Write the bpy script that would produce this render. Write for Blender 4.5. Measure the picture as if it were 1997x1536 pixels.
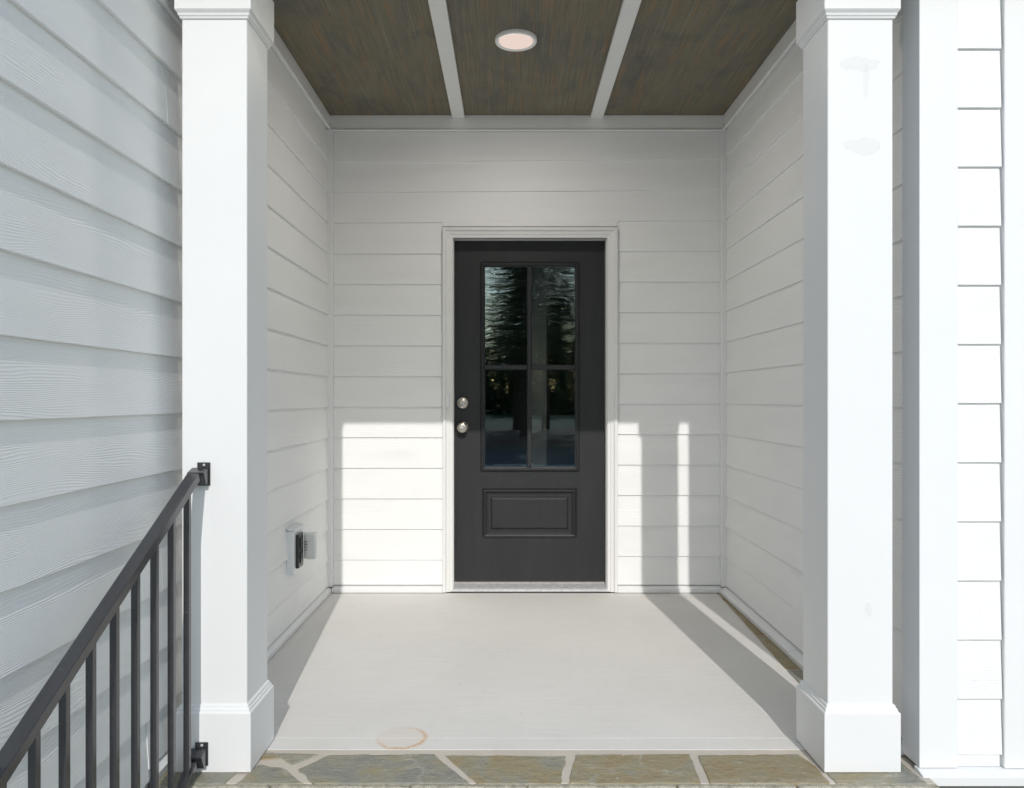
import bpy, bmesh, math, random
from mathutils import Vector, noise
R = math.radians
random.seed(7)
for o in list(bpy.data.objects): bpy.data.objects.remove(o, do_unlink=True)
S = bpy.context.scene
C = S.collection

# ------------------------------------------------------------------ camera, sky, sun, exposure
cam = bpy.data.cameras.new('camera'); camo = bpy.data.objects.new('camera', cam); C.objects.link(camo)
camo.location = (0, 0, 1.16); camo.rotation_euler = (R(90), 0, 0)
cam.sensor_width = 36; cam.lens = 36*1500/1997; cam.shift_x = 3.5/1997; cam.shift_y = 10/1997
cam.clip_start = 0.05; cam.clip_end = 2000
S.camera = camo

SUN_DIR = Vector((-0.092, 1.0, -0.638)).normalized()          # the way the light travels
SUN_EL = math.asin(-SUN_DIR.z)
SUN_ROT = math.atan2(-SUN_DIR.x, -SUN_DIR.y)
w = bpy.data.worlds.new('World'); S.world = w; w.use_nodes = True
wn = w.node_tree; wn.nodes.clear()
sky = wn.nodes.new('ShaderNodeTexSky'); sky.sky_type = 'NISHITA'; sky.sun_disc = False
sky.sun_elevation = SUN_EL; sky.sun_rotation = SUN_ROT
sky.air_density = 1.55; sky.dust_density = 0.8; sky.ozone_density = 1.7
bg = wn.nodes.new('ShaderNodeBackground'); bg.inputs[1].default_value = 0.15
wo = wn.nodes.new('ShaderNodeOutputWorld')
wn.links.new(sky.outputs[0], bg.inputs[0]); wn.links.new(bg.outputs[0], wo.inputs[0])
sl = bpy.data.lights.new('sun', 'SUN'); sl.energy = 2.0; sl.angle = R(0.55); sl.color = (1.0, 0.965, 0.92)
so = bpy.data.objects.new('sun', sl); C.objects.link(so)
so.location = (2, -20, 14); so.rotation_euler = SUN_DIR.to_track_quat('-Z', 'Y').to_euler()
S.view_settings.view_transform = 'Standard'; S.view_settings.look = 'None'
S.view_settings.gamma = 1.0; S.view_settings.exposure = 0.25
S.render.engine = 'CYCLES'
S.cycles.max_bounces = 8; S.cycles.diffuse_bounces = 6; S.cycles.glossy_bounces = 4
S.cycles.transparent_max_bounces = 12

# ------------------------------------------------------------------ materials
class NT:
    """small helper round a node tree"""
    def __init__(s, name):
        s.m = bpy.data.materials.new(name); s.m.use_nodes = True
        s.t = s.m.node_tree; s.n = s.t.nodes; s.n.clear()
        s.out = s.add('ShaderNodeOutputMaterial')
    def add(s, typ, **kw):
        n = s.n.new(typ)
        for k, v in kw.items(): setattr(n, k, v)
        return n
    def link(s, a, b): s.t.links.new(a, b)
    def put(s, sock, v):
        if isinstance(v, bpy.types.NodeSocket): s.link(v, sock)
        elif v is not None: sock.default_value = v
    def math(s, op, a, b=None, c=None, clamp=False):
        n = s.add('ShaderNodeMath', operation=op); n.use_clamp = clamp
        s.put(n.inputs[0], a); s.put(n.inputs[1], b)
        if c is not None: s.put(n.inputs[2], c)
        return n.outputs[0]
    def noise(s, vec, scale, detail=3.0, rough=0.55, dist=0.0):
        n = s.add('ShaderNodeTexNoise'); s.put(n.inputs['Vector'], vec)
        n.inputs['Scale'].default_value = scale; n.inputs['Detail'].default_value = detail
        n.inputs['Roughness'].default_value = rough; n.inputs['Distortion'].default_value = dist
        return n.outputs['Fac']
    def ramp(s, fac, stops):
        n = s.add('ShaderNodeValToRGB'); s.put(n.inputs[0], fac)
        e = n.color_ramp.elements
        while len(e) < len(stops): e.new(0.5)
        for el, (p, c) in zip(e, stops):
            el.position = p; el.color = (*c, 1) if len(c) == 3 else c
        return n.outputs[0]
    def mix(s, fac, a, b, blend='MIX'):
        n = s.add('ShaderNodeMix', data_type='RGBA', blend_type=blend)
        s.put(n.inputs[0], fac); s.put(n.inputs[6], a); s.put(n.inputs[7], b)
        return n.outputs[2]
    def comb(s, x, y, z):
        n = s.add('ShaderNodeCombineXYZ')
        s.put(n.inputs[0], x); s.put(n.inputs[1], y); s.put(n.inputs[2], z)
        return n.outputs[0]
    def sep(s, v):
        n = s.add('ShaderNodeSeparateXYZ'); s.link(v, n.inputs[0]); return n.outputs
    def bsdf(s, color, rough=0.6, metal=0.0, spec=0.5, bump=None, bdist=0.001, bstr=1.0):
        b = s.add('ShaderNodeBsdfPrincipled')
        if isinstance(color, tuple) and len(color) == 3: color = (*color, 1)
        s.put(b.inputs['Base Color'], color); s.put(b.inputs['Roughness'], rough)
        b.inputs['Metallic'].default_value = metal; b.inputs['Specular IOR Level'].default_value = spec
        if bump is not None:
            bp = s.add('ShaderNodeBump'); bp.inputs['Strength'].default_value = bstr
            bp.inputs['Distance'].default_value = bdist
            s.link(bump, bp.inputs['Height']); s.link(bp.outputs[0], b.inputs['Normal'])
        s.link(b.outputs[0], s.out.inputs[0]); return b
    def objco(s): return s.add('ShaderNodeTexCoord').outputs['Object']
    def pos(s): return s.add('ShaderNodeNewGeometry').outputs['Position']
    def rnd(s): return s.add('ShaderNodeObjectInfo').outputs['Random']

M = {}
def mat_siding():
    n = NT('siding_paint'); co = n.objco(); x, y, z = n.sep(co); r = n.rnd()
    al = n.math('ADD', x, y)
    al = n.math('ADD', al, n.math('MULTIPLY', r, 97.0))
    # embossed cedar grain: lines along the board, pulled into cathedrals by a slow warp
    warp = n.noise(n.comb(n.math('MULTIPLY', al, 1.1), n.math('MULTIPLY', r, 31.0), n.math('MULTIPLY', z, 7.0)), 1.0, 1.5, 0.5)
    warp2 = n.noise(n.comb(n.math('MULTIPLY', al, 9.0), 0.0, n.math('MULTIPLY', z, 20.0)), 1.0, 2.0, 0.5)
    zz = n.math('ADD', z, n.math('MULTIPLY', warp, 0.15))
    zz = n.math('ADD', zz, n.math('MULTIPLY', warp2, 0.006))
    line = n.math('SINE', n.math('MULTIPLY', zz, 2*math.pi/0.0058))
    line = n.math('MULTIPLY', n.math('ADD', line, 1.0), 0.5)
    line = n.math('POWER', line, 1.6)
    patch = n.noise(n.comb(n.math('MULTIPLY', al, 2.4), 3.0, n.math('MULTIPLY', z, 11.0)), 1.0, 2.0, 0.5)
    amp = n.ramp(patch, [(0.30, (0.12,)*3), (0.62, (1.0,)*3)])
    h = n.math('MULTIPLY', line, amp)
    fine = n.noise(n.comb(n.math('MULTIPLY', al, 30.0), 0.0, n.math('MULTIPLY', z, 260.0)), 1.0, 2.0, 0.6)
    h = n.math('ADD', h, n.math('MULTIPLY', fine, 0.22))
    tone = n.noise(n.comb(n.math('MULTIPLY', al, 1.5), 0.0, n.math('MULTIPLY', z, 5.0)), 1.0, 4.0, 0.6)
    col = n.ramp(tone, [(0.3, (0.800, 0.806, 0.804)), (0.7, (0.836, 0.840, 0.834))])
    # rare scuffs
    sc = n.noise(n.pos(), 34.0, 3.0, 0.6)
    col = n.mix(n.ramp(sc, [(0.735, (0, 0, 0)), (0.78, (0.35,)*3)]), col, (0.42, 0.41, 0.38, 1))
    n.bsdf(col, 0.55, spec=0.35, bump=h, bdist=0.00052)
    return n.m
M['siding'] = mat_siding()

def mat_trim(name, base, stains=()):
    n = NT(name); p = n.pos(); x, y, z = n.sep(p)
    t = n.noise(p, 3.5, 5.0, 0.6)
    col = n.ramp(t, [(0.3, tuple(c*0.975 for c in base)), (0.7, base)])
    d = n.noise(p, 55.0, 3.0, 0.6)
    col = n.mix(n.ramp(d, [(0.74, (0, 0, 0)), (0.79, (0.18,)*3)]), col, (0.5, 0.48, 0.44, 1))
    for (cx, cz, rx, rz) in stains:      # greyer touch-up blotches in the paint
        ex = n.math('DIVIDE', n.math('SUBTRACT', x, cx), rx); ez = n.math('DIVIDE', n.math('SUBTRACT', z, cz), rz)
        q = n.math('ADD', n.math('MULTIPLY', ex, ex), n.math('MULTIPLY', ez, ez))
        q = n.math('ADD', q, n.math('MULTIPLY', n.math('SUBTRACT', n.noise(p, 26.0, 4.0), 0.5), 3.4))
        col = n.mix(n.ramp(q, [(0.70, (0.20,)*3), (0.95, (0.30,)*3), (1.05, (0, 0, 0))]), col, (0.52, 0.52, 0.505, 1))
    b = n.noise(p, 160.0, 2.0, 0.5)
    n.bsdf(col, 0.42, spec=0.4, bump=b, bdist=0.00012)
    return n.m
M['trim'] = mat_trim('white_trim_paint', (0.79, 0.795, 0.795))
M['column'] = mat_trim('column_paint', (0.775, 0.78, 0.78),
    [(1.094, 2.205, 0.055, 0.024), (1.110, 2.15, 0.010, 0.05), (1.10, 1.95, 0.055, 0.026), (1.12, 0.505, 0.012, 0.027)])
M['fill_lit_trim'] = mat_trim('fill_lit_trim_paint', (0.85, 0.85, 0.84))  # same white trim paint, lightened: fill light under the ceiling put into the colour
M['casing'] = mat_trim('door_casing_paint', (0.76, 0.76, 0.75))

def mat_ceiling():
    n = NT('stained_ceiling_wood'); p = n.pos(); x, y, z = n.sep(p); r = n.rnd()
    sx = n.math('ADD', n.math('MULTIPLY', x, 1.0), n.math('MULTIPLY', r, 40.0))
    g1 = n.noise(n.comb(n.math('MULTIPLY', sx, 30.0), n.math('MULTIPLY', y, 2.0), 0.0), 1.0, 5.0, 0.7, 0.5)
    g2 = n.noise(n.comb(n.math('MULTIPLY', sx, 150.0), n.math('MULTIPLY', y, 2.6), 2.0), 1.0, 3.0, 0.6)
    g3 = n.noise(n.comb(n.math('MULTIPLY', sx, 4.0), n.math('MULTIPLY', y, 2.6), 7.0), 1.0, 6.0, 0.66, 0.8)
    base = n.ramp(g3, [(0.30, (0.125, 0.124, 0.106)), (0.48, (0.195, 0.180, 0.134)), (0.60, (0.220, 0.190, 0.125)), (0.72, (0.215, 0.222, 0.202))])
    warm = n.ramp(g1, [(0.53, (0, 0, 0)), (0.70, (0.85,)*3)])
    col = n.mix(warm, base, (0.31, 0.190, 0.085, 1))
    dark = n.ramp(g2, [(0.34, (0.5,)*3), (0.60, (0, 0, 0))])
    col = n.mix(dark, col, (0.085, 0.083, 0.074, 1))
    ln = n.noise(n.comb(n.math('MULTIPLY', sx, 75.0), n.math('MULTIPLY', y, 0.7), 11.0), 1.0, 2.0, 0.5)
    light = n.ramp(ln, [(0.62, (0, 0, 0)), (0.72, (0.22,)*3)])
    col = n.mix(light, col, (0.40, 0.37, 0.30, 1))
    n.bsdf(col, 0.55, spec=0.25, bump=g2, bdist=0.0006)
    return n.m
M['ceiling'] = mat_ceiling()

def mat_concrete(name, a, b, ring=False):
    n = NT(name); p = n.pos(); x, y, z = n.sep(p)
    t = n.noise(p, 1.6, 6.0, 0.62, 0.3)
    col = n.ramp(t, [(0.3, a), (0.7, b)])
    br = n.noise(n.comb(n.math('MULTIPLY', x, 4.0), n.math('MULTIPLY', y, 120.0), 0.0), 1.0, 3.0, 0.6)
    col = n.mix(n.ramp(br, [(0.35, (0.10,)*3), (0.65, (0, 0, 0))]), col, (0.30, 0.29, 0.275, 1))
    sp = n.noise(p, 60.0, 2.0, 0.5)
    col = n.mix(n.ramp(sp, [(0.73, (0, 0, 0)), (0.77, (0.5,)*3)]), col, (0.22, 0.20, 0.17, 1))
    if ring:   # rust ring left by a pot
        dx = n.math('SUBTRACT', x, -0.373); dy = n.math('SUBTRACT', y, 2.635)
        d = n.math('SQRT', n.math('ADD', n.math('MULTIPLY', dx, dx), n.math('MULTIPLY', dy, dy)))
        wob = n.math('MULTIPLY', n.math('SUBTRACT', n.noise(p, 25.0, 3.0), 0.5), 0.016)
        dd = n.math('ABSOLUTE', n.math('SUBTRACT', n.math('ADD', d, wob), 0.080))
        band = n.ramp(n.math('DIVIDE', dd, 0.016), [(0.0, (1,)*3), (0.55, (0.25,)*3), (1.0, (0, 0, 0))])
        br2 = n.ramp(n.noise(p, 70.0, 4.0, 0.7), [(0.34, (0.15,)*3), (0.56, (1.0,)*3)])
        side = n.ramp(n.math('ADD', n.math('MULTIPLY', n.math('SUBTRACT', dx, dy), 4.0), 0.5), [(0.12, (0.15,)*3), (0.75, (1,)*3)])
        f = n.math('MULTIPLY', n.math('MULTIPLY', band, br2), side)
        inner = n.math('MULTIPLY', n.math('LESS_THAN', d, 0.08), 0.10)
        f = n.math('MAXIMUM', f, inner)
        col = n.mix(f, col, (0.56, 0.31, 0.10, 1))
    mo = n.noise(p, 9.0, 6.0, 0.7, 1.0)
    col = n.mix(n.ramp(mo, [(0.55, (0, 0, 0)), (0.78, (0.15,)*3)]), col, (0.36, 0.34, 0.31, 1))
    pit = n.noise(p, 190.0, 2.0, 0.5)
    col = n.mix(n.ramp(pit, [(0.66, (0, 0, 0)), (0.74, (0.45,)*3)]), col, (0.30, 0.28, 0.25, 1))
    h = n.math('ADD', n.noise(p, 260.0, 3.0, 0.6), n.math('MULTIPLY', br, 0.6))
    n.bsdf(col, 0.75, spec=0.3, bump=h, bdist=0.0007)
    return n.m
M['floor'] = mat_concrete('porch_concrete', (0.665, 0.650, 0.622), (0.715, 0.700, 0.672), True)
M['walk'] = mat_concrete('walk_concrete', (0.55, 0.54, 0.515), (0.62, 0.61, 0.585))
M['mortar'] = mat_concrete('mortar', (0.50, 0.45, 0.385), (0.60, 0.55, 0.475))

def mat_stone():
    n = NT('flagstone'); p = n.pos(); x, y, z = n.sep(p); r = n.rnd()
    t = n.noise(p, 7.0, 6.0, 0.62, 0.8)
    off = n.math('MULTIPLY', n.math('SUBTRACT', r, 0.5), 0.34)
    col = n.ramp(n.math('ADD', t, off), [(0.20, (0.225, 0.225, 0.200)), (0.40, (0.280, 0.272, 0.220)), (0.54, (0.300, 0.262, 0.165)), (0.72, (0.300, 0.225, 0.125)), (0.9, (0.21, 0.155, 0.11))])
    st = n.noise(n.comb(n.math('MULTIPLY', x, 9.0), n.math('MULTIPLY', y, 60.0), 0.0), 1.0, 4.0, 0.7, 0.5)
    col = n.mix(n.ramp(st, [(0.60, (0, 0, 0)), (0.74, (0.45,)*3)]), col, (0.42, 0.42, 0.38, 1))
    v = n.add('ShaderNodeTexVoronoi', feature='DISTANCE_TO_EDGE'); n.put(v.inputs['Vector'], n.comb(n.math('ADD', x, n.math('MULTIPLY', t, 0.25)), n.math('ADD', y, n.math('MULTIPLY', st, 0.10)), 0.0)); v.inputs['Scale'].default_value = 1.5
    col = n.mix(n.ramp(v.outputs[0], [(0.002, (0.35,)*3), (0.008, (0, 0, 0))]), col, (0.50, 0.48, 0.42, 1))
    sp = n.noise(p, 75.0, 2.0, 0.5)
    col = n.mix(n.ramp(sp, [(0.72, (0, 0, 0)), (0.76, (0.8,)*3)]), col, (0.6, 0.6, 0.57, 1))
    h = n.math('ADD', n.noise(p, 28.0, 6.0, 0.65), n.math('MULTIPLY', st, 0.4))
    n.bsdf(col, 0.6, spec=0.4, bump=h, bdist=0.009)
    return n.m
M['stone'] = mat_stone()

def mat_simple(name, col, rough=0.5, metal=0.0, nscale=0, var=0.12, bd=0.0, spec=0.5):
    n = NT(name); p = n.pos()
    if nscale:
        t = n.noise(p, nscale, 4.0, 0.6)
        c = n.ramp(t, [(0.3, tuple(v*(1-var) for v in col)), (0.7, tuple(v*(1+var) for v in col))])
    else: c = col
    n.bsdf(c, rough, metal, spec, bump=(n.noise(p, nscale*4, 3.0) if bd else None), bdist=bd or 0.001)
    return n.m
def mat_door():
    n = NT('charcoal_door_paint'); p = n.pos(); x, y, z = n.sep(p)
    g = n.noise(n.comb(n.math('MULTIPLY', x, 160.0), 0.0, n.math('MULTIPLY', z, 4.0)), 1.0, 3.0, 0.6)
    d = n.noise(n.comb(n.math('MULTIPLY', x, 14.0), 0.0, n.math('MULTIPLY', z, 2.0)), 1.0, 4.0, 0.6)
    col = n.ramp(d, [(0.3, (0.023, 0.0245, 0.0275)), (0.7, (0.030, 0.031, 0.033))])
    dust = n.ramp(n.noise(p, 60.0, 2.0), [(0.73, (0, 0, 0)), (0.77, (0.25,)*3)])
    col = n.mix(dust, col, (0.2, 0.2, 0.19, 1))
    n.bsdf(col, 0.45, spec=0.28, bump=g, bdist=0.00035)
    return n.m
M['door'] = mat_door()
def mat_metal_black():
    n = NT('black_powder_coat'); p = n.pos()
    sp = n.noise(p, 140.0, 2.0, 0.5)
    col = n.mix(n.ramp(sp, [(0.70, (0, 0, 0)), (0.76, (0.5,)*3)]), (0.030, 0.030, 0.033, 1), (0.16, 0.15, 0.15, 1))
    n.bsdf(col, 0.2, spec=0.9, bump=n.noise(p, 700.0, 2.0), bdist=0.00006)
    return n.m
M['black'] = mat_metal_black()
M['nickel'] = mat_simple('satin_nickel', (0.60, 0.56, 0.50), 0.30, 1.0, 90, 0.08)
M['alu'] = mat_simple('mill_aluminium', (0.56, 0.57, 0.58), 0.5, 0.35, 40, 0.14, 0.0004)
M['keyhole'] = mat_simple('keyhole_dark', (0.02, 0.02, 0.02), 0.5)
M['sweep'] = mat_simple('brown_weatherstrip', (0.16, 0.10, 0.065), 0.7, 0, 60)
M['plastic'] = mat_simple('white_plastic', (0.72, 0.74, 0.76), 0.35, 0, 30, 0.02)
M['blackplastic'] = mat_simple('black_plastic', (0.022, 0.022, 0.024), 0.35, 0, 60)
M['clear'] = mat_simple('milky_plastic_cover', (0.74, 0.75, 0.73), 0.2, 0, 30, 0.02)
M['inner_wall'] = mat_simple('interior_wall_paint', (0.70, 0.69, 0.64), 0.7, 0, 4, 0.03)
M['inner_floor'] = mat_simple('interior_wood_floor', (0.20, 0.13, 0.08), 0.4, 0, 8, 0.25)
M['foundation'] = mat_concrete('foundation_parging', (0.30, 0.295, 0.28), (0.38, 0.37, 0.35))
M['asphalt'] = mat_simple('asphalt', (0.055, 0.055, 0.058), 0.85, 0, 3, 0.25, 0.004)
M['mulch'] = mat_simple('pine_straw', (0.13, 0.065, 0.035), 0.9, 0, 9, 0.45, 0.02)
M['stone_edge'] = mat_simple('chiselled_stone_edge', (0.40, 0.375, 0.30), 0.8, 0, 45, 0.35, 0.006)
M['grass'] = mat_simple('lawn', (0.075, 0.095, 0.035), 0.9, 0, 5, 0.4, 0.02)
M['bark'] = mat_simple('pine_bark', (0.085, 0.058, 0.042), 0.9, 0, 12, 0.4, 0.02)
M['roof'] = mat_simple('roof_shingle', (0.06, 0.058, 0.055), 0.9, 0, 30, 0.3, 0.004)
def mat_leaf():
    n = NT('needle_foliage'); r = n.rnd(); p = n.pos()
    t = n.noise(p, 1.3, 4.0, 0.6)
    col = n.ramp(t, [(0.3, (0.020, 0.042, 0.018)), (0.7, (0.060, 0.090, 0.034))])
    n.bsdf(col, 0.6, spec=0.3)
    return n.m
M['leaf'] = mat_leaf()
def mat_pane():
    n = NT('pane_glass_with_film'); p = n.pos(); x, y, z = n.sep(p)
    # creases in the protective film: long, nearly level wrinkles, strongest high up
    wx = n.noise(p, 7.0, 2.0)
    c1 = n.noise(n.comb(n.math('MULTIPLY', x, 3.0), 0.0, n.math('ADD', n.math('MULTIPLY', z, 36.0), n.math('MULTIPLY', wx, 3.0))), 1.0, 2.0, 0.45, 0.5)
    c2 = n.noise(n.comb(n.math('MULTIPLY', x, 45.0), 0.0, n.math('MULTIPLY', z, 60.0)), 1.0, 2.0, 0.5)
    m = n.ramp(z, [(0.0, (0.03,)*3), (1.0, (1,)*3)])
    mr = n.add('ShaderNodeMapRange'); n.link(z, mr.inputs[0])
    mr.inputs[1].default_value = 1.05; mr.inputs[2].default_value = 1.5; mr.inputs[3].default_value = 0.05; mr.inputs[4].default_value = 1.0
    h = n.math('MULTIPLY', n.math('ADD', c1, n.math('MULTIPLY', c2, 0.04)), mr.outputs[0])
    bp = n.add('ShaderNodeBump'); bp.inputs['Strength'].default_value = 1.0; bp.inputs['Distance'].default_value = 0.0009
    n.link(h, bp.inputs['Height'])
    fr = n.add('ShaderNodeFresnel'); fr.inputs['IOR'].default_value = 1.62
    gl = n.add('ShaderNodeBsdfGlossy'); gl.inputs['Roughness'].default_value = 0.0; gl.inputs['Color'].default_value = (0.68, 0.87, 1.0, 1)
    n.link(bp.outputs[0], gl.inputs['Normal'])
    tr = n.add('ShaderNodeBsdfTransparent'); tr.inputs['Color'].default_value = (0.93, 0.95, 0.94, 1)
    mx = n.add('ShaderNodeMixShader')
    n.link(n.math('MULTIPLY', fr.outputs[0], 2.3, clamp=True), mx.inputs[0]); n.link(tr.outputs[0], mx.inputs[1]); n.link(gl.outputs[0], mx.inputs[2])
    n.link(mx.outputs[0], n.out.inputs[0]); return n.m
M['pane'] = mat_pane()
def mat_lens():
    n = NT('lit_lamp_lens'); e = n.add('ShaderNodeEmission'); e.inputs[0].default_value = (1.0, 0.80, 0.71, 1); e.inputs[1].default_value = 0.70
    n.link(e.outputs[0], n.out.inputs[0]); return n.m
M['lens'] = mat_lens()

# ------------------------------------------------------------------ builders
def tag(o, label, cat, group=None):
    o['label'] = label; o['category'] = cat
    if group: o['group'] = group
    return o
def thing(name, loc, label, cat, group=None):
    o = bpy.data.objects.new(name, None); o.empty_display_size = 0.1; C.objects.link(o); o.location = loc
    return tag(o, label, cat, group)
def wloc(o):
    v = Vector(o.location)
    while o.parent: o = o.parent; v = v + Vector(o.location)
    return v
def obj(name, verts, faces, mat, parent=None, smooth=False, bevel=0.0, seg=1, recalc=True):
    """one mesh object from world-space points; its origin is set at the middle of its base"""
    lo = Vector([min(v[i] for v in verts) for i in range(3)]); hi = Vector([max(v[i] for v in verts) for i in range(3)])
    org = Vector(((lo.x+hi.x)/2, (lo.y+hi.y)/2, lo.z))
    bm = bmesh.new()
    vs = [bm.verts.new(Vector(v)-org) for v in verts]
    for f in faces:
        try: bm.faces.new([vs[i] for i in f])
        except ValueError: pass
    if recalc: bmesh.ops.recalc_face_normals(bm, faces=bm.faces)
    if bevel: bmesh.ops.bevel(bm, geom=[e for e in bm.edges if len(e.link_faces) == 2 and e.calc_face_angle() > 0.5], offset=bevel, segments=seg, affect='EDGES', profile=0.5)
    me = bpy.data.meshes.new(name); bm.to_mesh(me); bm.free()
    if smooth:
        for p in me.polygons: p.use_smooth = True
    me.materials.append(M[mat] if isinstance(mat, str) else mat)
    o = bpy.data.objects.new(name, me); C.objects.link(o)
    if parent is not None: o.parent = parent; o.location = org - wloc(parent)
    else: o.location = org
    return o
BF = [(0, 1, 3, 2), (4, 6, 7, 5), (0, 4, 5, 1), (2, 3, 7, 6), (0, 2, 6, 4), (1, 5, 7, 3)]
def boxv(x, y, z): return [(a, b, c) for a in x for b in y for c in z]
def box(name, x, y, z, mat, parent=None, bevel=0.0015, seg=1):
    return obj(name, boxv(x, y, z), BF, mat, parent, bevel=bevel, seg=seg)
def boxes(name, lst, mat, parent=None, bevel=0.0):
    v, f = [], []
    for (x, y, z) in lst:
        b = len(v); v += boxv(x, y, z); f += [tuple(b+i for i in q) for q in BF]
    return obj(name, v, f, mat, parent, bevel=bevel)
def struct(o): o['kind'] = 'structure'; return o
def prism(name, prof, a, b, mat, parent=None, axis='x', bevel=0.0):
    """profile swept straight; axis x: profile is (y,z); axis y: profile is (x,z); axis z: profile is (x,y)"""
    def P(t, u, v): return (t, u, v) if axis == 'x' else (u, t, v) if axis == 'y' else (u, v, t)
    n = len(prof); v = [P(a, *p) for p in prof] + [P(b, *p) for p in prof]
    f = [tuple(range(n)), tuple(range(2*n-1, n-1, -1))] + [(i, (i+1) % n, n+(i+1) % n, n+i) for i in range(n)]
    return obj(name, v, f, mat, parent, bevel=bevel)
def square_loft(name, cx, cy, rings, mat, parent=None, bevel=0.0):
    v, f = [], []
    for (h, z) in rings: v += [(cx-h, cy-h, z), (cx+h, cy-h, z), (cx+h, cy+h, z), (cx-h, cy+h, z)]
    for k in range(len(rings)-1):
        for i in range(4): f.append((4*k+i, 4*k+(i+1) % 4, 4*k+4+(i+1) % 4, 4*k+4+i))
    f += [(3, 2, 1, 0), tuple(4*(len(rings)-1)+i for i in range(4))]
    return obj(name, v, f, mat, parent, bevel=bevel)
def lathe_y(name, cx, cz, prof, mat, parent=None, seg=40):
    """surface of revolution round a line along y; prof = [(r, y)]"""
    v, f = [], []
    for (r, y) in prof:
        for i in range(seg):
            a = 2*math.pi*i/seg; v.append((cx+r*math.cos(a), y, cz+r*math.sin(a)))
    for k in range(len(prof)-1):
        for i in range(seg): f.append((k*seg+i, k*seg+(i+1) % seg, (k+1)*seg+(i+1) % seg, (k+1)*seg+i))
    f += [tuple(range(seg-1, -1, -1)), tuple((len(prof)-1)*seg+i for i in range(seg))]
    o = obj(name, v, f, mat, parent)
    for p in o.data.polygons: p.use_smooth = len(p.vertices) == 4
    return o
def frame_ring(name, x0, x1, z0, z1, prof, mat, parent=None, open_bottom=False, fill=False):
    """mitred moulding round a rectangle facing -y; prof = [(outset, y)]"""
    v, f = [], []
    for (d, y) in prof:
        zb = z0 if open_bottom else z0-d
        v += [(x0-d, y, zb), (x0-d, y, z1+d), (x1+d, y, z1+d), (x1+d, y, zb)]
    n = 3 if open_bottom else 4
    for k in range(len(prof)-1):
        for i in range(n): f.append((4*k+i, 4*k+(i+1) % 4, 4*k+4+(i+1) % 4, 4*k+4+i))
    if open_bottom:
        f.append(tuple(4*k for k in range(len(prof)))); f.append(tuple(4*k+3 for k in range(len(prof))))
        k = len(prof)-1
    if fill: f.append(tuple(4*(len(prof)-1)+i for i in range(4)))
    return obj(name, v, f, mat, parent)
LAP_H = 0.1838
def lap(pa, pb, nrm, zb, zt, parent, zb2=None, zt2=None, mat='siding', out=0.017):
    """one lap-siding board: thick at its butt, thin at its head, tucked under the next"""
    zb2 = zb if zb2 is None else zb2; zt2 = zt if zt2 is None else zt2
    j = random.uniform(-0.0006, 0.0006)
    def prof(z0, z1):
        h = z1-z0+0.010; full = LAP_H+0.010; k = max(0.0, 1-h/full)
        t0 = 0.0078*0+0.0
        top_out = out-(out-0.0078)*(h/full); top_in = 0.0088*(1-h/full)
        return [(0.0088, z0), (out-0.0018+j, z0), (out+j, z0+0.0018), (top_out, z1+0.010), (top_in, z1+0.010)]
    v = []
    for (p, z0, z1) in ((pa, zb, zt), (pb, zb2, zt2)):
        for (n, z) in prof(z0, z1): v.append((p[0]+nrm[0]*n, p[1]+nrm[1]*n, z))
    f = [(0, 1, 2, 3, 4), (9, 8, 7, 6, 5)] + [(i, (i+1) % 5, 5+(i+1) % 5, 5+i) for i in range(5)]
    return obj('siding_board', v, f, mat, parent)

# ------------------------------------------------------------------ numbers
XL, XR = -1.105, 1.303        # sheathing planes of the two side walls (boards stand 17 mm proud)
YB = 4.630                    # sheathing plane of the back wall
YF = 2.415                    # sheathing plane of the right front wall
ZC = 2.86                     # ceiling
GZ = -0.48                    # ground
rowz = lambda k: 0.194+LAP_H*k

# ------------------------------------------------------------------ ground, road, path
def sheet(name, x0, x1, y0, y1, z, mat):
    return struct(obj(name, [(x0, y0, z), (x1, y0, z), (x1, y1, z), (x0, y1, z)], [(0, 1, 2, 3)], mat, recalc=False))
sheet('ground', -600, 600, -600, 600, GZ-0.03, 'grass')
sheet('bounce_path', -1.09, 4.2, -7.5, 1.70, GZ-0.012, 'walk')  # unseen paving, made wide and pale to bounce sunlight into the alcove
sheet('driveway', -9.0, -1.09, -9.0, -1.7, GZ-0.016, 'walk')
sheet('road', -300, 300, -16.5, -9.2, GZ-0.020, 'asphalt')
struct(box('kerb', (-300, 300), (-9.2, -9.05), (GZ-0.10, GZ+0.05), 'walk'))
sheet('planting_bed', -40, 40, -38, -17.5, GZ-0.022, 'mulch')

# ------------------------------------------------------------------ porch floor
pf = struct(box('porch_floor', (-1.09, 1.29), (2.325, 4.60), (GZ-0.05, -0.0022), 'mortar', bevel=0.004))
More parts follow.
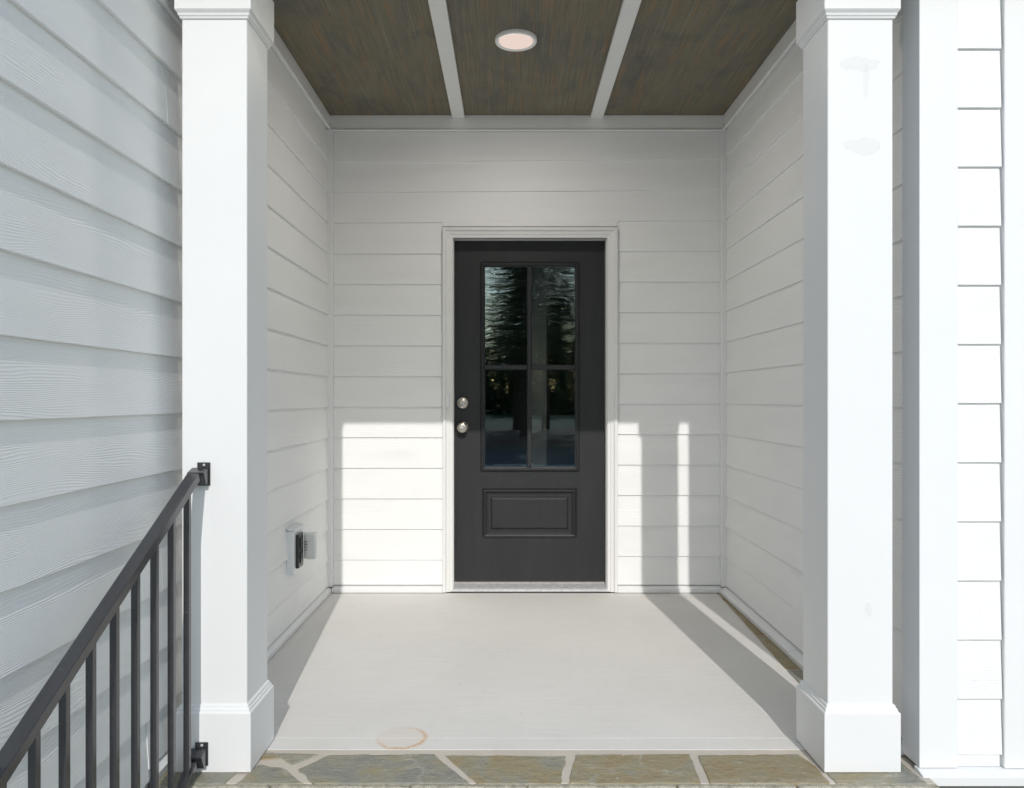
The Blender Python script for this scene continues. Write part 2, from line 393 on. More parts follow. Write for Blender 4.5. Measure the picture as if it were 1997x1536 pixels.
# poured concrete panel: narrows a little towards the front on the right
def slab(name, pts, z0, z1, mat, parent, bevel=0.0, wob=0.0, cuts=1):
    out = []
    n = len(pts)
    for i in range(n):
        a, b = Vector(pts[i]), Vector(pts[(i+1) % n]); wb = min(wob, 0.05*(b-a).length)
        for k in range(cuts):
            p = a.lerp(b, k/cuts)
            if wob and k: 
                p += Vector((noise.noise(Vector((p.x*31, p.y*31, 1))), noise.noise(Vector((p.x*31, p.y*31, 9)))))*wb
            out.append(p)
    m = len(out)
    v = [(p.x, p.y, z0) for p in out]+[(p.x, p.y, z1) for p in out]
    f = [tuple(range(m-1, -1, -1)), tuple(range(m, 2*m))]+[(i, (i+1) % m, m+(i+1) % m, m+i) for i in range(m)]
    return obj(name, v, f, mat, parent, bevel=bevel)
slab('concrete_panel', [(-1.085, 2.634), (1.145, 2.634), (1.172, 3.05), (1.232, 4.60), (-1.085, 4.60)], -0.05, 0.0, 'floor', pf, bevel=0.0003, wob=0.0003, cuts=10)
slab('concrete_edge_strip', [(-1.085, 2.548), (1.14, 2.548), (1.145, 2.6334), (-1.085, 2.6334)], -0.05, -0.0006, 'floor', pf, bevel=0.0003, wob=0.0003, cuts=14)
def fpx(px, py):                       # floor survey: converts measured sight lines to floor metres
    d = 1740.0/(py-778); return ((px-995)*d/1500, d)
front_y = 2.318
stones = [
    [fpx(534, 1468), fpx(622, 1471), fpx(570, 1491)],
    [(-0.80, 2.44), (-0.712, 2.418), (-0.62, front_y), (-0.83, front_y)],
    [fpx(642, 1473), fpx(848, 1471), (-0.222, 2.468), (-0.122, front_y), (-0.592, front_y), fpx(582, 1500)],
    [fpx(868, 1473), fpx(1104, 1474), (0.150, front_y), (-0.098, front_y)],
    [fpx(1122, 1472), fpx(1345, 1471), (0.575, front_y), (0.176, front_y)],
    [fpx(1361, 1473), fpx(1556, 1471), (0.965, 2.43), (0.965, front_y), (0.602, front_y)],
    [(0.985, 2.54), (1.24, 2.54), (1.26, front_y), (0.985, front_y)],
    [(-1.075, 2.54), (-0.86, 2.54), (-0.835, 2.46), (-0.86, front_y), (-1.075, front_y)],
    [(-0.818, 2.52), (-0.775, 2.525), (-0.745, 2.485), (-0.80, 2.475)],
]
for s in stones: slab('flagstone', s, -0.05, 0.0025+random.uniform(-0.001, 0.001), 'stone', pf, bevel=0.003, wob=0.007, cuts=9)
ys = [2.56, 2.98, 3.30, 3.78, 4.22, 4.60]     # thin stones between the concrete and the right wall
for a, b in zip(ys[:-1], ys[1:]):
    xi = lambda y: 1.142+(y-2.56)*0.0435
    slab('flagstone', [(xi(a)+0.012, a+0.008), (1.285, a+0.008+random.uniform(0, .01)), (1.285, b-0.008), (xi(b)+0.012, b-0.008)], -0.05, 0.002, 'stone', pf, bevel=0.003, wob=0.007, cuts=8)

# steps
st = thing('stone_steps', (0.1, 2.0, GZ), 'flagstone entry steps with tan mortar below the porch edge', 'steps')
for k in range(3):
    z1 = -0.16*k; y1 = front_y-0.30*k
    box('riser', (-1.08, 1.29), (y1+0.012, y1+0.30), (GZ-0.02, z1-0.045 if k else z1-0.055), 'mortar', st, bevel=0.003)
    xs = [-1.08, -0.55, -0.05, 0.45, 0.9, 1.29]
    for a, b in zip(xs[:-1], xs[1:]):
        q = random.uniform(-.06, .06) if b < 1.2 else 0
        if k: slab('tread_stone', [(a+0.006, y1-0.02), (b+q-0.006, y1-0.02), (b-q-0.006, y1+0.29), (a+0.006, y1+0.29)], z1-0.045, z1+random.uniform(-.001, .001), 'stone', st, bevel=0.004, wob=0.006, cuts=8)
xs = [-1.08, -0.72, -0.30, 0.05, 0.50, 0.86, 1.29]
for a, b in zip(xs[:-1], xs[1:]):
    slab('edge_stone', [(a+0.003, front_y-0.016), (b-0.003, front_y-0.016), (b-0.003, front_y+0.004), (a+0.003, front_y+0.004)], -0.055, -0.001, 'stone_edge', st, bevel=0.003, wob=0.006, cuts=10)

# ------------------------------------------------------------------ walls
# back wall
bw = thing('siding_wall', (0.1, YB+0.06, 0), 'white lap-siding back wall around the dark front door', 'wall')
DX0, DX1, DZ1 = -0.345, 0.583, 2.135           # rough opening inside the casing
boxes('sheathing', [((XL-0.1, DX0-0.03), (YB, YB+0.12), (-0.05, 3.0)), ((DX1+0.03, XR+0.1), (YB, YB+0.12), (-0.05, 3.0)), ((DX0-0.03, DX1+0.03), (YB, YB+0.12), (DZ1+0.03, 3.0))], 'siding', bw)
CX0, CX1, CZ1 = -0.404, 0.642, 2.192           # outer edge of the casing
drift = lambda x, k: (x-XL)/(XR-XL)*(0.014+0.012*(1-k/13))
xa, xb = XL+0.0445, XR-0.0445
for k in range(-1, 14):
    zb = rowz(k) if k >= 0 else 0.046
    zt = min(rowz(k+1), 2.775) if k >= 0 else rowz(0)
    r_l, r_r = (drift(xa, k), drift(xb, k))
    if zb < CZ1-0.004:
        hang = 0
        if zt > CZ1:      # the row cut round the head of the casing: sides only below, strip above
            lap((xa, YB), (CX0, YB), (0, -1), zb, CZ1-0.0, bw) if False else None
        sl_ = 0 if k < 0 else r_l; sr_ = 0 if k < 0 else drift(0.95, k)
        lap((CX0-0.002, YB), (xa, YB), (0, -1), zb+sl_, zt+drift(xa, k+1), bw)
        lap((xb, YB), (CX1+0.002, YB), (0, -1), zb+sr_, zt+drift(0.95, k+1), bw)
        if zt > CZ1+0.02:
            lap((CX1+0.0015, YB), (CX0-0.0015, YB), (0, -1), CZ1+0.004, zt+drift(CX1, k+1), bw, None, zt+drift(CX0, k+1))
    else:
        lap((xb, YB), (xa, YB), (0, -1), zb+r_r, zt+drift(xb, k+1)*(zt < 2.77), bw, zb+r_l, zt+drift(xa, k+1)*(zt < 2.77))
base_prof = lambda s: [(0, 0.004), (s*0.036, 0.004), (s*0.038, 0.026), (s*0.014, 0.037), (0, 0.041)]
def base_x(x0, x1, parent):       # water-table drip along the back wall
    return prism('base_trim', [(YB-0.001-n, z) for n, z in base_prof(1)], x0, x1, 'trim', parent, 'x')
base_x(XL+0.04, CX0-0.001, bw); base_x(CX1+0.001, XR-0.04, bw)
for x0 in (XL+0.001, XR-0.044): box('corner_trim', (x0, x0+0.043), (YB-0.043, YB), (0.040, 2.775), 'trim', bw, bevel=0.003)
box('frieze_board', (XL+0.02, XR-0.02), (YB-0.026, YB), (2.778, ZC), 'fill_lit_trim', bw)
prism('frieze_moulding', [(YB-0.0265, 2.764), (YB-0.036, 2.764), (YB-0.038, 2.769), (YB-0.031, 2.779), (YB-0.0265, 2.779)], XL+0.035, XR-0.035, 'fill_lit_trim', bw, 'x')

# left wall: one plane from the alcove out past the camera
lw = thing('siding_wall', (XL-0.06, 1.6, GZ), 'long white lap-siding wall on the left behind the railing', 'wall')
box('sheathing', (XL-0.12, XL), (-1.6, YB+0.12), (-0.30, 3.40), 'siding', lw, bevel=0)
LY0 = -1.55
for k in range(-3, 17):
    zb, zt = rowz(k), rowz(k+1)
    if k == -1: segs = [(LY0, 2.31, zb), (2.3115, YB-0.0435, 0.046)]
    elif k < -1: segs = [(LY0, 2.31, zb)]
    elif (k-2) % 4 == 0: 
        jy = {2: 2.400, 6: 2.412, 10: 2.437}.get(k, 2.42)
        segs = [(LY0, jy-0.0012, zb), (jy+0.0012, YB-0.0435, zb)]
    else:
        jy = {0: 0.1, 1: 0.7, 3: 0.4}[k % 4] + (k*0.37 % 0.5)-0.3
        segs = [(LY0, jy-0.0012, zb), (jy+0.0012, YB-0.0435, zb)]
    if k >= 14: segs = [(a, min(b, 2.42), z) for a, b, z in segs if a < 2.4]
    for a, b, z in segs:
        if k == 13 and a > 2.0: pass
        top = zt
        if k == 13 and b > 2.6:
            lap((XL, a), (XL, b), (1, 0), z, 2.775, lw, out=0.020); continue
        lap((XL, a), (XL, b), (1, 0), z, top, lw, out=0.020)
prism('base_trim', [(XL+0.001+n, z) for n, z in base_prof(1)], 2.335, YB-0.036, 'trim', lw, 'y')
box('frieze_board', (XL, XL+0.026), (2.58, YB-0.027), (2.778, ZC), 'fill_lit_trim', lw)
prism('frieze_moulding', [(XL+0.0265, 2.764), (XL+0.036, 2.764), (XL+0.038, 2.769), (XL+0.031, 2.779), (XL+0.0265, 2.779)], 2.58, YB-0.036, 'fill_lit_trim', lw, 'y')
box('foundation', (XL-0.12, XL-0.004), (-1.6, 2.30), (GZ-0.1, -0.302), 'foundation', lw)
box('rake_board', (XL+0.018, XL+0.040), (-1.6, 2.05), (3.22, 3.40), 'trim', lw)

# right wall of the alcove
rw = thing('siding_wall', (XR+0.06, 3.5, 0), 'shaded white lap-siding wall on the right, running from right column to back corner', 'wall')
box('sheathing', (XR, XR+0.12), (YF+0.122, YB+0.12), (-0.05, 3.0), 'siding', rw, bevel=0)
for k in range(-1, 14):
    zb = rowz(k)+0.020 if k >= 0 else 0.046; zt = min(rowz(k+1)+0.018, 2.775)
    lap((XR, YB-0.0435), (XR, 2.502), (-1, 0), zb, zt, rw)
prism('base_trim', [(XR-0.001-n*1.5, z) for n, z in base_prof(1)], 3.452, YB-0.036, 'trim', rw, 'y')
prism('base_trim', [(XR-0.001-n*1.53, z-0.002) for n, z in base_prof(1)], 2.50, 3.4505, 'trim', rw, 'y')
box('frieze_board', (XR-0.026, XR), (2.502, YB-0.027), (2.778, ZC), 'fill_lit_trim', rw)
prism('frieze_moulding', [(XR-0.0265, 2.764), (XR-0.036, 2.764), (XR-0.038, 2.769), (XR-0.031, 2.779), (XR-0.0265, 2.779)], 2.502, YB-0.036, 'fill_lit_trim', rw, 'y')

# front wall to the right of the porch
fw = thing('siding_wall', (2.3, YF+0.05, GZ), 'sunlit front wall at far right with narrow siding strip between trim boards', 'wall')
box('sheathing', (XR+0.0005, 3.8), (YF, YF+0.12), (-0.02, 3.2), 'siding', fw, bevel=0)
box('foundation', (XR+0.02, 3.8), (YF+0.004, YF+0.12), (GZ-0.1, -0.022), 'foundation', fw, bevel=0)
L_prof = [(1.274, YF-0.021), (1.394, YF-0.021), (1.394, YF-0.0005), (XR-0.0005, YF-0.0005), (XR-0.0005, YF+0.085), (1.274, YF+0.085)]
prism('corner_board', L_prof, 0.012, 3.2, 'trim', fw, 'z', bevel=0.0015)
box('trim_board', (1.537, 1.690), (YF-0.024, YF), (0.012, 3.2), 'trim', fw, bevel=0.002)
for (a, b) in ((1.396, 1.5325), (1.692, 3.8)):
    for k in range(-1, 16):
        zb = 0.224+0.1845*k if k >= 0 else 0.050
        j = random.uniform(-0.002, 0.002)
        lap((b+(j if b < 2 else 0), YF), (a, YF), (0, -1), zb, 0.224+0.1845*(k+1), fw)
    box('starter_strip', (a, b-0.002), (YF-0.011, YF), (0.012, 0.056), 'trim', fw, bevel=0.001)
prism('base_trim', [(YF+0.0, -0.030), (YF-0.052, -0.030), (YF-0.054, 0.000), (YF-0.024, 0.009), (YF, 0.011)], 1.268, 3.8, 'trim', fw, 'x', bevel=0.0015)

# ------------------------------------------------------------------ ceiling, beam, roof
pc = struct(box('porch_ceiling', (XL-0.1, XR+0.1), (2.55, YB+0.1), (ZC+0.012, ZC+0.05), 'trim', bevel=0))
bx_ = [-0.31, 0.517]; hw = 0.0375
for (a, b) in ((XL+0.0265, bx_[0]-0.002), (bx_[0]+0.002, bx_[1]-0.002), (bx_[1]+0.002, XR-0.0265)):
    box('ceiling_panel', (a, b), (2.562, YB-0.0265), (ZC, ZC+0.0115), 'ceiling', pc, bevel=0)
for x in bx_: box('batten', (x-hw, x+hw), (2.562, YB-0.0265), (ZC-0.019, ZC-0.0003), 'fill_lit_trim', pc, bevel=0.002)
bm_ = thing('porch_beam', (0.1, 2.49, 2.51), 'white boxed beam above the two porch columns', 'beam')
box('beam_face', (XL+0.018, 1.272), (2.420, 2.560), (2.512, 2.92), 'trim', bm_, bevel=0.002)
pr = thing('porch_roof', (0.1, 3.4, 2.62), 'porch roof with white fascia over the entry', 'roof')
box('fascia', (XL+0.02, 2.4), (2.10, 2.125), (2.618, 2.80), 'trim', pr, bevel=0.002)
box('soffit', (XL+0.02, 2.4), (2.126, 2.419), (2.66, 2.675), 'trim', pr, bevel=0)
prism('shingle_slope', [(2.06, 2.802), (2.06, 2.83), (4.9, 4.25), (4.9, 4.21)], XL+0.005, 3.8, 'roof', pr, 'x')

# ------------------------------------------------------------------ columns
def column(cx, label):
    cy = 2.502; z0 = 0.003
    t = thing('porch_column', (cx, cy, z0), label, 'column', 'square white porch columns')
    square_loft('plinth', cx, cy, [(0.1185, z0), (0.1185, 0.184), (0.1172, 0.187), (0.1130, 0.189), (0.1125, 0.196), (0.1085, 0.199), (0.1075, 0.206), (0.1020, 0.210)], 'column', t, bevel=0.0012)
    square_loft('shaft', cx, cy, [(0.1015, 0.205), (0.1015, 2.37)], 'column', t, bevel=0.0022)
    square_loft('cap_moulding', cx, cy, [(0.1018, 2.344), (0.1065, 2.346), (0.1080, 2.352), (0.1105, 2.354), (0.1120, 2.361), (0.1180, 2.368)], 'column', t, bevel=0.0008)
    square_loft('cap_block', cx, cy, [(0.1190, 2.3685), (0.1190, 2.511)], 'column', t, bevel=0.002)
    return t
column(-0.923, 'white square column on the left with the railing bracketed to its face')
column(1.0925, 'white square column on the right with faint grey paint blotches near the top')

# ------------------------------------------------------------------ door
dr = thing('front_door', (0.12, 4.72, 0.047), 'charcoal front door with four glass panes over one raised panel', 'door')
YD = 4.700
dx0, dx1, dz0, dz1 = -0.338, 0.576, 0.050, 2.126
gx0, gx1, gz0, gz1 = -0.175, 0.416, 0.716, 1.987       # hole for the glazed frame
px0, px1, pz0, pz1 = -0.172, 0.407, 0.311, 0.614       # hole for the panel
def door_slab():
    xs = [dx0, gx0, gx1, dx1]; v, f = [], []
    def quad(x0, x1, z0, z1):
        b = len(v)
        for y in (YD, YD+0.044): v.extend([(x0, y, z0), (x1, y, z0), (x1, y, z1), (x0, y, z1)])
        f.extend([(b, b+1, b+2, b+3), (b+7, b+6, b+5, b+4), (b, b+4, b+5, b+1), (b+1, b+5, b+6, b+2), (b+2, b+6, b+7, b+3), (b+3, b+7, b+4, b)])
    quad(dx0, gx0, dz0, dz1); quad(gx1, dx1, dz0, dz1)
    quad(gx0, gx1, gz1, dz1); quad(gx0, gx1, pz1, gz0); quad(gx0, gx1, dz0, pz0)
    quad(gx0, px0, pz0, pz1); quad(px1, gx1, pz0, pz1)
    return obj('door_slab', v, f, 'door', dr, recalc=False)
door_slab()
gm = frame_ring('glazing_frame', -0.1536, 0.395, 0.746, 1.969, [(0.0290, YD+0.004), (0.0290, YD-0.004), (0.0265, YD-0.007), (0.0235, YD-0.004), (0.0215, YD-0.004), (0.0200, YD-0.010), (0.0140, YD-0.013), (0.0090, YD-0.010), (0.0075, YD-0.003), (0.0030, YD+0.001), (0.0, YD+0.002), (0.0, YD+0.014)], 'door', dr)
mxc, mzc = 0.1175, 1.3545
def bar(name, a, b, c, vertical, parent):
    h = 0.0150
    pr_ = [(-h, YD+0.009), (-h, YD+0.002), (-h*0.55, YD-0.006), (h*0.55, YD-0.006), (h, YD+0.002), (h, YD+0.009)]
    if vertical: return prism(name, [(c+u, y) for u, y in pr_], a, b, 'door', parent, 'z')
    return prism(name, [(y, c+u) for u, y in pr_], a, b, 'door', parent, 'x')
bar('muntin', 0.747, 1.968, mxc, True, dr)
bar('muntin', -0.1526, mxc-0.0155, mzc, False, dr); bar('muntin', mxc+0.0155, 0.394, mzc, False, dr)
for (a, b) in ((-0.1535, mxc-0.002), (mxc+0.002, 0.3945)):
    for (c, d) in ((0.7465, mzc-0.002), (mzc+0.002, 1.9685)):
        box('pane', (a, b), (YD+0.0095, YD+0.0125), (c, d), 'pane', dr, bevel=0)
frame_ring('panel_moulding', -0.110, 0.346, 0.372, 0.552, [(0.0620, YD+0.006), (0.0620, YD-0.001), (0.0590, YD+0.004), (0.0560, YD+0.005), (0.0530, YD-0.004), (0.0480, YD-0.008), (0.0420, YD-0.005), (0.0400, YD+0.002), (0.0360, YD+0.003), (0.0330, YD+0.009), (0.0290, YD+0.012), (0.0120, YD+0.0115), (0.0090, YD+0.0115)], 'door', dr)
frame_ring('raised_panel', -0.110, 0.346, 0.372, 0.552, [(0.0090, YD+0.0115), (0.0, YD+0.003), (-0.0040, YD+0.002)], 'door', dr, fill=True)
kx = (902-995)/320.5
db = lathe_y('deadbolt', kx, 1.136, [(0.0345, YD), (0.0350, YD-0.006), (0.0335, YD-0.012), (0.0290, YD-0.0145), (0.0270, YD-0.0148), (0.0266, YD-0.0135), (0.0262, YD-0.0150), (0.012, YD-0.0155)], 'nickel', dr)
lathe_y('lock_cylinder', kx, 1.126, [(0.0105, YD-0.0150), (0.0100, YD-0.0180), (0.004, YD-0.0182)], 'alu', db, 20)
box('keyhole', (kx-0.0012, kx+0.0012), (YD-0.0187, YD-0.0178), (1.121, 1.131), 'keyhole', db, bevel=0)
kb = lathe_y('doorknob', kx, 0.987, [(0.0345, YD), (0.0350, YD-0.004), (0.0320, YD-0.009), (0.0180, YD-0.012), (0.0135, YD-0.018), (0.0140, YD-0.028), (0.0230, YD-0.034), (0.0300, YD-0.042), (0.0325, YD-0.052), (0.0310, YD-0.060), (0.0265, YD-0.066), (0.0180, YD-0.068), (0.011, YD-0.0684)], 'nickel', dr)
lathe_y('lock_cylinder', kx-0.002, 0.987, [(0.0098, YD-0.0680), (0.0094, YD-0.0710), (0.004, YD-0.0712)], 'alu', kb, 20)
box('keyhole', (kx-0.0032, kx-0.0008), (YD-0.0717, YD-0.0708), (0.982, 0.992), 'keyhole', kb, bevel=0)
box('door_sweep', (dx0+0.002, dx1-0.002), (YD+0.006, YD+0.040), (0.0435, 0.0495), 'sweep', dr, bevel=0.001)

dc = thing('door_casing', (0.12, 4.62, 0.0), 'white moulded casing around the dark front door', 'door frame')
yo = YB-0.019
frame_ring('casing', DX0, DX1, 0.006, DZ1-0.007, [(0.0590, YB+0.01), (0.0590, yo-0.018), (0.0570, yo-0.022), (0.0440, yo-0.022), (0.0400, yo-0.019), (0.0360, yo-0.012), (0.0300, yo-0.010), (0.0180, yo-0.007), (0.0160, yo-0.003), (0.0, yo-0.001), (0.0, YB+0.02)], 'casing', dc, open_bottom=True)
for (a, b) in ((DX0-0.028, DX0+0.004), (DX1-0.004, DX1+0.028)):
    box('jamb', (a, b), (YB+0.003, YB+0.16), (0.006, DZ1+0.02), 'casing', dc, bevel=0.001)
box('head_jamb', (DX0+0.005, DX1-0.005), (YB+0.003, YB+0.16), (DZ1-0.007, DZ1+0.02), 'casing', dc, bevel=0.001)
for (a, b) in ((DX0+0.0045, DX0+0.016), (DX1-0.016, DX1-0.0045)):
    box('door_stop', (a, b), (YD+0.046, YD+0.07), (0.05, DZ1-0.01), 'casing', dc, bevel=0.001)
prism('threshold', [(YB-0.020, 0.003), (YB-0.022, 0.012), (YB-0.010, 0.022), (YD-0.012, 0.036), (YD-0.002, 0.042), (YD+0.09, 0.042), (YD+0.09, 0.003)], DX0-0.016, DX1+0.016, 'alu', dc, 'x', bevel=0.001)
pl_ = box('bell_bracket', ((869-995)/327, (876-995)/327), (yo-0.0265, yo-0.0225), (1.110, 1.185), 'plastic', dc, bevel=0.001)
for z in (1.120, 1.175): lathe_y('screw', -0.374, z, [(0.0032, yo-0.0264), (0.0028, yo-0.0280), (0.001, yo-0.0282)], 'alu', pl_, 12)

# ------------------------------------------------------------------ room behind the glass
struct(box('interior_floor', (-2.2, 2.2), (YB+0.125, 10.0), (-0.10, 0.02), 'inner_floor', bevel=0))
struct(box('interior_ceiling', (-2.2, 2.2), (YB+0.125, 10.0), (2.70, 2.80), 'inner_wall', bevel=0))
struct(boxes('interior_wall', [((-2.3, -2.2), (YB+0.125, 10.0), (0.0, 2.75)), ((2.2, 2.3), (YB+0.125, 10.0), (0.0, 2.75)), ((-2.3, 2.3), (10.0, 10.1), (0.0, 2.75)),
    ((-2.2, XL-0.1005), (YB+0.06, YB+0.12), (0.0, 2.75)), ((XR+0.1205, 2.2), (YB+0.06, YB+0.12), (0.0, 2.75))], 'inner_wall'))
struct(boxes('interior_partition', [((0.13, 0.265), (5.60, 5.72), (0.021, 2.699)), ((0.265, 1.10), (5.60, 5.72), (1.918, 2.699)), ((1.10, 2.199), (5.60, 5.72), (0.021, 2.699))], 'inner_wall'))

# ------------------------------------------------------------------ recessed light
rl = thing('recessed_light', (0.027, 3.63, ZC-0.012), 'round white recessed ceiling light, lit with a pinkish glow', 'ceiling light')
def lathe_z(name, cx, cy, prof, mat, parent, seg=56):
    v, f = [], []
    for (r, z) in prof:
        for i in range(seg):
            a = 2*math.pi*i/seg; v.append((cx+r*math.cos(a), cy+r*math.sin(a), z))
    for k in range(len(prof)-1):
        for i in range(seg): f.append((k*seg+i, k*seg+(i+1) % seg, (k+1)*seg+(i+1) % seg, (k+1)*seg+i))
    return v, f, seg
v, f, sg = lathe_z('', 0.027, 3.63, [(0.099, ZC-0.0005), (0.099, ZC-0.012), (0.097, ZC-0.016), (0.087, ZC-0.017), (0.082, ZC-0.013), (0.081, ZC-0.008)], '', rl)
obj('trim_ring', v, f, 'fill_lit_trim', rl, smooth=True)
v = [(0.027+0.0795*math.cos(2*math.pi*i/56), 3.63+0.0795*math.sin(2*math.pi*i/56), z) for z in (ZC-0.013, ZC-0.004) for i in range(56)]
f = [tuple(range(55, -1, -1)), tuple(range(56, 112))]+[(i, (i+1) % 56, 56+(i+1) % 56, 56+i) for i in range(56)]
obj('lens', v, f, 'lens', rl)
ld = bpy.data.lights.new('lamp_light', 'AREA'); ld.shape = 'DISK'; ld.size = 0.15; ld.energy = 7.8; ld.color = (1.0, 0.94, 0.86)
lo_ = bpy.data.objects.new('lamp_light', ld); C.objects.link(lo_); lo_.parent = rl; lo_.location = (0, 0, -0.0046)

# ------------------------------------------------------------------ outlet
ox = XL+0.014
ot = thing('outdoor_outlet', (ox, 3.84, 0.28), 'white outdoor outlet with its cover flipped open on left alcove wall', 'outlet')
box('mounting_block', (ox-0.004, ox+0.034), (3.755, 3.925), (0.298, 0.515), 'plastic', ot, bevel=0.006, seg=2)
prism('block_hood', [(ox, 0.5205), (ox+0.041, 0.514), (ox+0.041, 0.521), (ox, 0.531)], 3.748, 3.932, 'plastic', ot, 'y', bevel=0.001)
rc = box('receptacle', (ox+0.0342, ox+0.050), (3.785, 3.872), (0.325, 0.492), 'blackplastic', ot, bevel=0.004, seg=2)
for z in (0.372, 0.446): box('socket_face', (ox+0.0502, ox+0.055), (3.808, 3.850), (z-0.026, z+0.026), 'blackplastic', rc, bevel=0.004, seg=2)
# open bubble cover standing out from the far side
cv = box('cover', (ox+0.052, ox+0.112), (3.880, 3.930), (0.350, 0.484), 'clear', ot, bevel=0.011, seg=3)
box('cover_flange', (ox+0.046, ox+0.0515), (3.874, 3.936), (0.342, 0.492), 'clear', cv, bevel=0.002)
for z in (0.398, 0.412, 0.426, 0.440): box('cover_rib', (ox+0.0475, ox+0.068), (3.8775, 3.8798), (z, z+0.0025), 'blackplastic', cv, bevel=0)
box('hinge', (ox+0.0345, ox+0.046), (3.876, 3.889), (0.335, 0.490), 'alu', ot, bevel=0.002)

# ------------------------------------------------------------------ railing
RX = -0.965
rg = thing('stair_railing', (RX, 1.42, GZ), 'black metal stair railing sloping down from left column', 'railing')
SL = 0.525
def ztop(y): return 0.917-(2.335-y)*SL          # top rail centre
def zbot(y): return 0.050-(2.335-y)*SL
def sloped(name, y0, y1, zf, hw_, hh, parent):
    v = []
    nx = math.sin(math.atan(SL)); nz = math.cos(math.atan(SL))
    for y in (y0, y1):
        for sx in (-1, 1):
            for sz in (-1, 1): v.append((RX+sx*hw_, y-sz*hh*nx, zf(y)+sz*hh*nz))
    return obj(name, v, BF, 'black', parent, bevel=0.0022, seg=2)
sloped('top_rail', 1.40, 2.345, ztop, 0.0180, 0.0135, rg)
sloped('bottom_rail', 1.40, 2.335, zbot, 0.0150, 0.0130, rg)
for k in range(9):
    y = 2.298-0.1055*k; b = 0.0086
    if y < 1.45: break
    zlo, zhi = zbot(y)+0.012, ztop(y)-0.014
    v = []
    for (yy) in (y-b, y+b):
        for xx in (RX-b, RX+b):
            for top in (0, 1): v.append((xx, yy, (zhi+(yy-y)*SL) if top else (zlo+(yy-y)*SL)))
    obj('baluster', v, [(0, 1, 3, 2), (4, 6, 7, 5), (0, 4, 5, 1), (2, 3, 7, 6), (0, 2, 6, 4), (1, 5, 7, 3)], 'black', rg, bevel=0.0012)
box('newel_post', (RX-0.025, RX+0.025), (1.35, 1.40), (GZ-0.012, 0.50), 'black', rg, bevel=0.003)
def bracket(yf, zc, zf):
    p = box('bracket_plate', (RX-0.010, RX+0.030), (yf-0.006, yf-0.0004), (zc-0.036, zc+0.036), 'black', rg, bevel=0.0012)
    v = []
    yj = yf-0.006
    v = [(RX-0.026, yj, zc+0.020), (RX+0.026, yj, zc+0.020), (RX+0.026, yj, zc-0.026), (RX-0.026, yj, zc-0.026),
         (RX-0.026, yj-0.040, zc+0.008), (RX+0.026, yj-0.040, zc+0.008), (RX+0.026, yj-0.020, zc-0.036), (RX-0.026, yj-0.020, zc-0.036)]
    obj('bracket_sleeve', v, [(0, 1, 2, 3), (7, 6, 5, 4), (0, 4, 5, 1), (1, 5, 6, 2), (2, 6, 7, 3), (3, 7, 4, 0)], 'black', rg, bevel=0.002)
    lathe_y('screw', RX+0.012, zc+0.028, [(0.0045, yf-0.0058), (0.0042, yf-0.0080), (0.0015, yf-0.0090)], 'alu', p, 14)
    lathe_y('screw', RX+0.012, zc-0.030, [(0.0045, yf-0.0058), (0.0042, yf-0.0080), (0.0015, yf-0.0090)], 'alu', p, 14)
bracket(2.4005, 0.927, ztop); bracket(2.3835, 0.062, zbot)

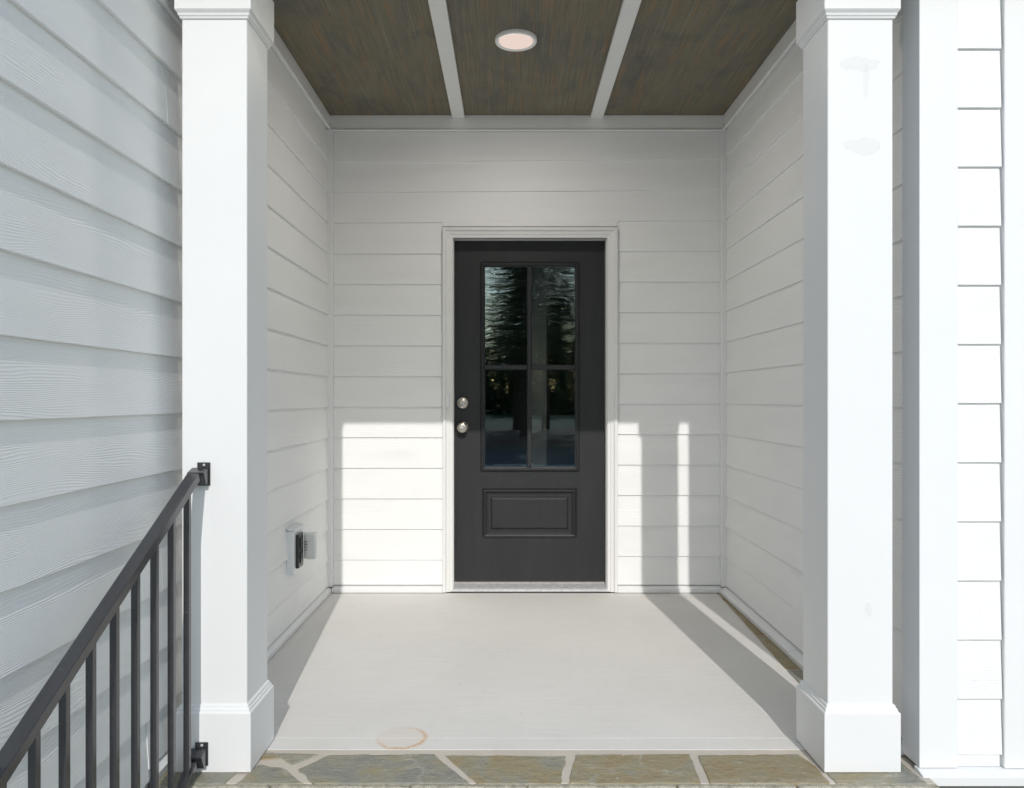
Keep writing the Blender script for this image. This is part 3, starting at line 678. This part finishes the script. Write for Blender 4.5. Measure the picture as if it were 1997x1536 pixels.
# ------------------------------------------------------------------ trees across the road (mirrored in the door glass)
def pine(x, y, h, r, label, seed):
    rnd = random.Random(seed)
    t = thing('pine_tree', (x, y, GZ-0.03), label, 'tree', 'pines across the road')
    v, f = [], []
    def tube(pts, seg=7):
        b0 = len(v)
        for (p, rr) in pts:
            for i in range(seg):
                a = 2*math.pi*i/seg; v.append((p[0]+rr*math.cos(a), p[1]+rr*math.sin(a), p[2]))
        for k in range(len(pts)-1):
            for i in range(seg): f.append((b0+k*seg+i, b0+k*seg+(i+1) % seg, b0+(k+1)*seg+(i+1) % seg, b0+(k+1)*seg+i))
    z0 = GZ-0.05; lean = rnd.uniform(-.3, .3)
    tube([((x+lean*s*s, y, z0+h*s), 0.17*h/9*(1-0.9*s)) for s in (0, .15, .35, .6, .85, 1.0)])
    lv, lf = [], []
    nb = 64
    for i in range(nb):
        s = 0.22+0.76*(i/nb)**0.9; a = rnd.uniform(0, 2*math.pi); L = r*(1.06-s)**0.7*rnd.uniform(.65, 1.15)+0.25
        p0 = Vector((x+lean*s*s, y, z0+h*s)); d = Vector((math.cos(a), math.sin(a), rnd.uniform(-.1, .35)))
        p1 = p0+d*L
        tube([(p0, 0.035*(1.2-s)), (p1, 0.008)], 4)
        for q in range(70):
            u = rnd.uniform(.25, 1.05); c = p0.lerp(p1, u)+Vector((rnd.gauss(0, .24), rnd.gauss(0, .24), rnd.gauss(0.05, .16)))*(0.5+0.4*L/2)
            e1 = Vector((rnd.gauss(0, 1), rnd.gauss(0, 1), rnd.gauss(0, 1))).normalized(); e2 = e1.orthogonal().normalized()
            sz = rnd.uniform(.10, .20); b = len(lv)
            lv.extend([c-e1*sz, c+e2*sz*.45, c+e1*sz, c-e2*sz*.45]); lf.append((b, b+1, b+2, b+3))
    obj('trunk', v, f, 'bark', t, smooth=True, recalc=False)
    obj('crown', lv, lf, 'leaf', t, recalc=False)
for i, (x, y, h, r, lab) in enumerate([
    (0.6, -24, 11.5, 2.2, 'tall pine mirrored in the middle of the door glass'),
    (3.2, -26, 12.5, 2.5, 'broad pine mirrored at right edge of the door glass'),
    (1.9, -32, 13.0, 2.4, 'pine behind the two nearest pines mirrored in the door glass'),
    (0.35, -34, 12.0, 1.8, 'slim pine mirrored at left edge of the door glass beside open sky'),
    (5.6, -25, 12.0, 2.5, 'pine across the road, right of the mirrored group'),
    (-7.5, -27, 10.0, 2.4, 'pine across the road standing apart on the left'),
    (8.8, -28, 11.0, 2.6, 'rightmost pine across the road')]): pine(x, y, h, r, lab, 100+i)
# far wood beyond the road: reads as one mass
rnd = random.Random(5); lv, lf = [], []
for q in range(30000):
    x = rnd.uniform(-90, 90); top = 8.5+2.2*noise.noise(Vector((x*0.15, 3, 0)))+1.2*noise.noise(Vector((x*0.6, 8, 0)))
    c = Vector((x, -70+rnd.uniform(-5, 5), GZ+top*rnd.random()**1.5))
    e1 = Vector((rnd.gauss(0, 1), rnd.gauss(0, .4), rnd.gauss(0, 1))).normalized(); e2 = e1.orthogonal().normalized(); sz = rnd.uniform(.3, .7); b = len(lv)
    lv.extend([c-e1*sz, c+e2*sz*.6, c+e1*sz, c-e2*sz*.6]); lf.append((b, b+1, b+2, b+3))
wd = obj('far_wood', lv, lf, 'leaf', None, recalc=False); wd['kind'] = 'stuff'; tag(wd, 'dark far-off wood along the horizon behind the pines', 'wood')
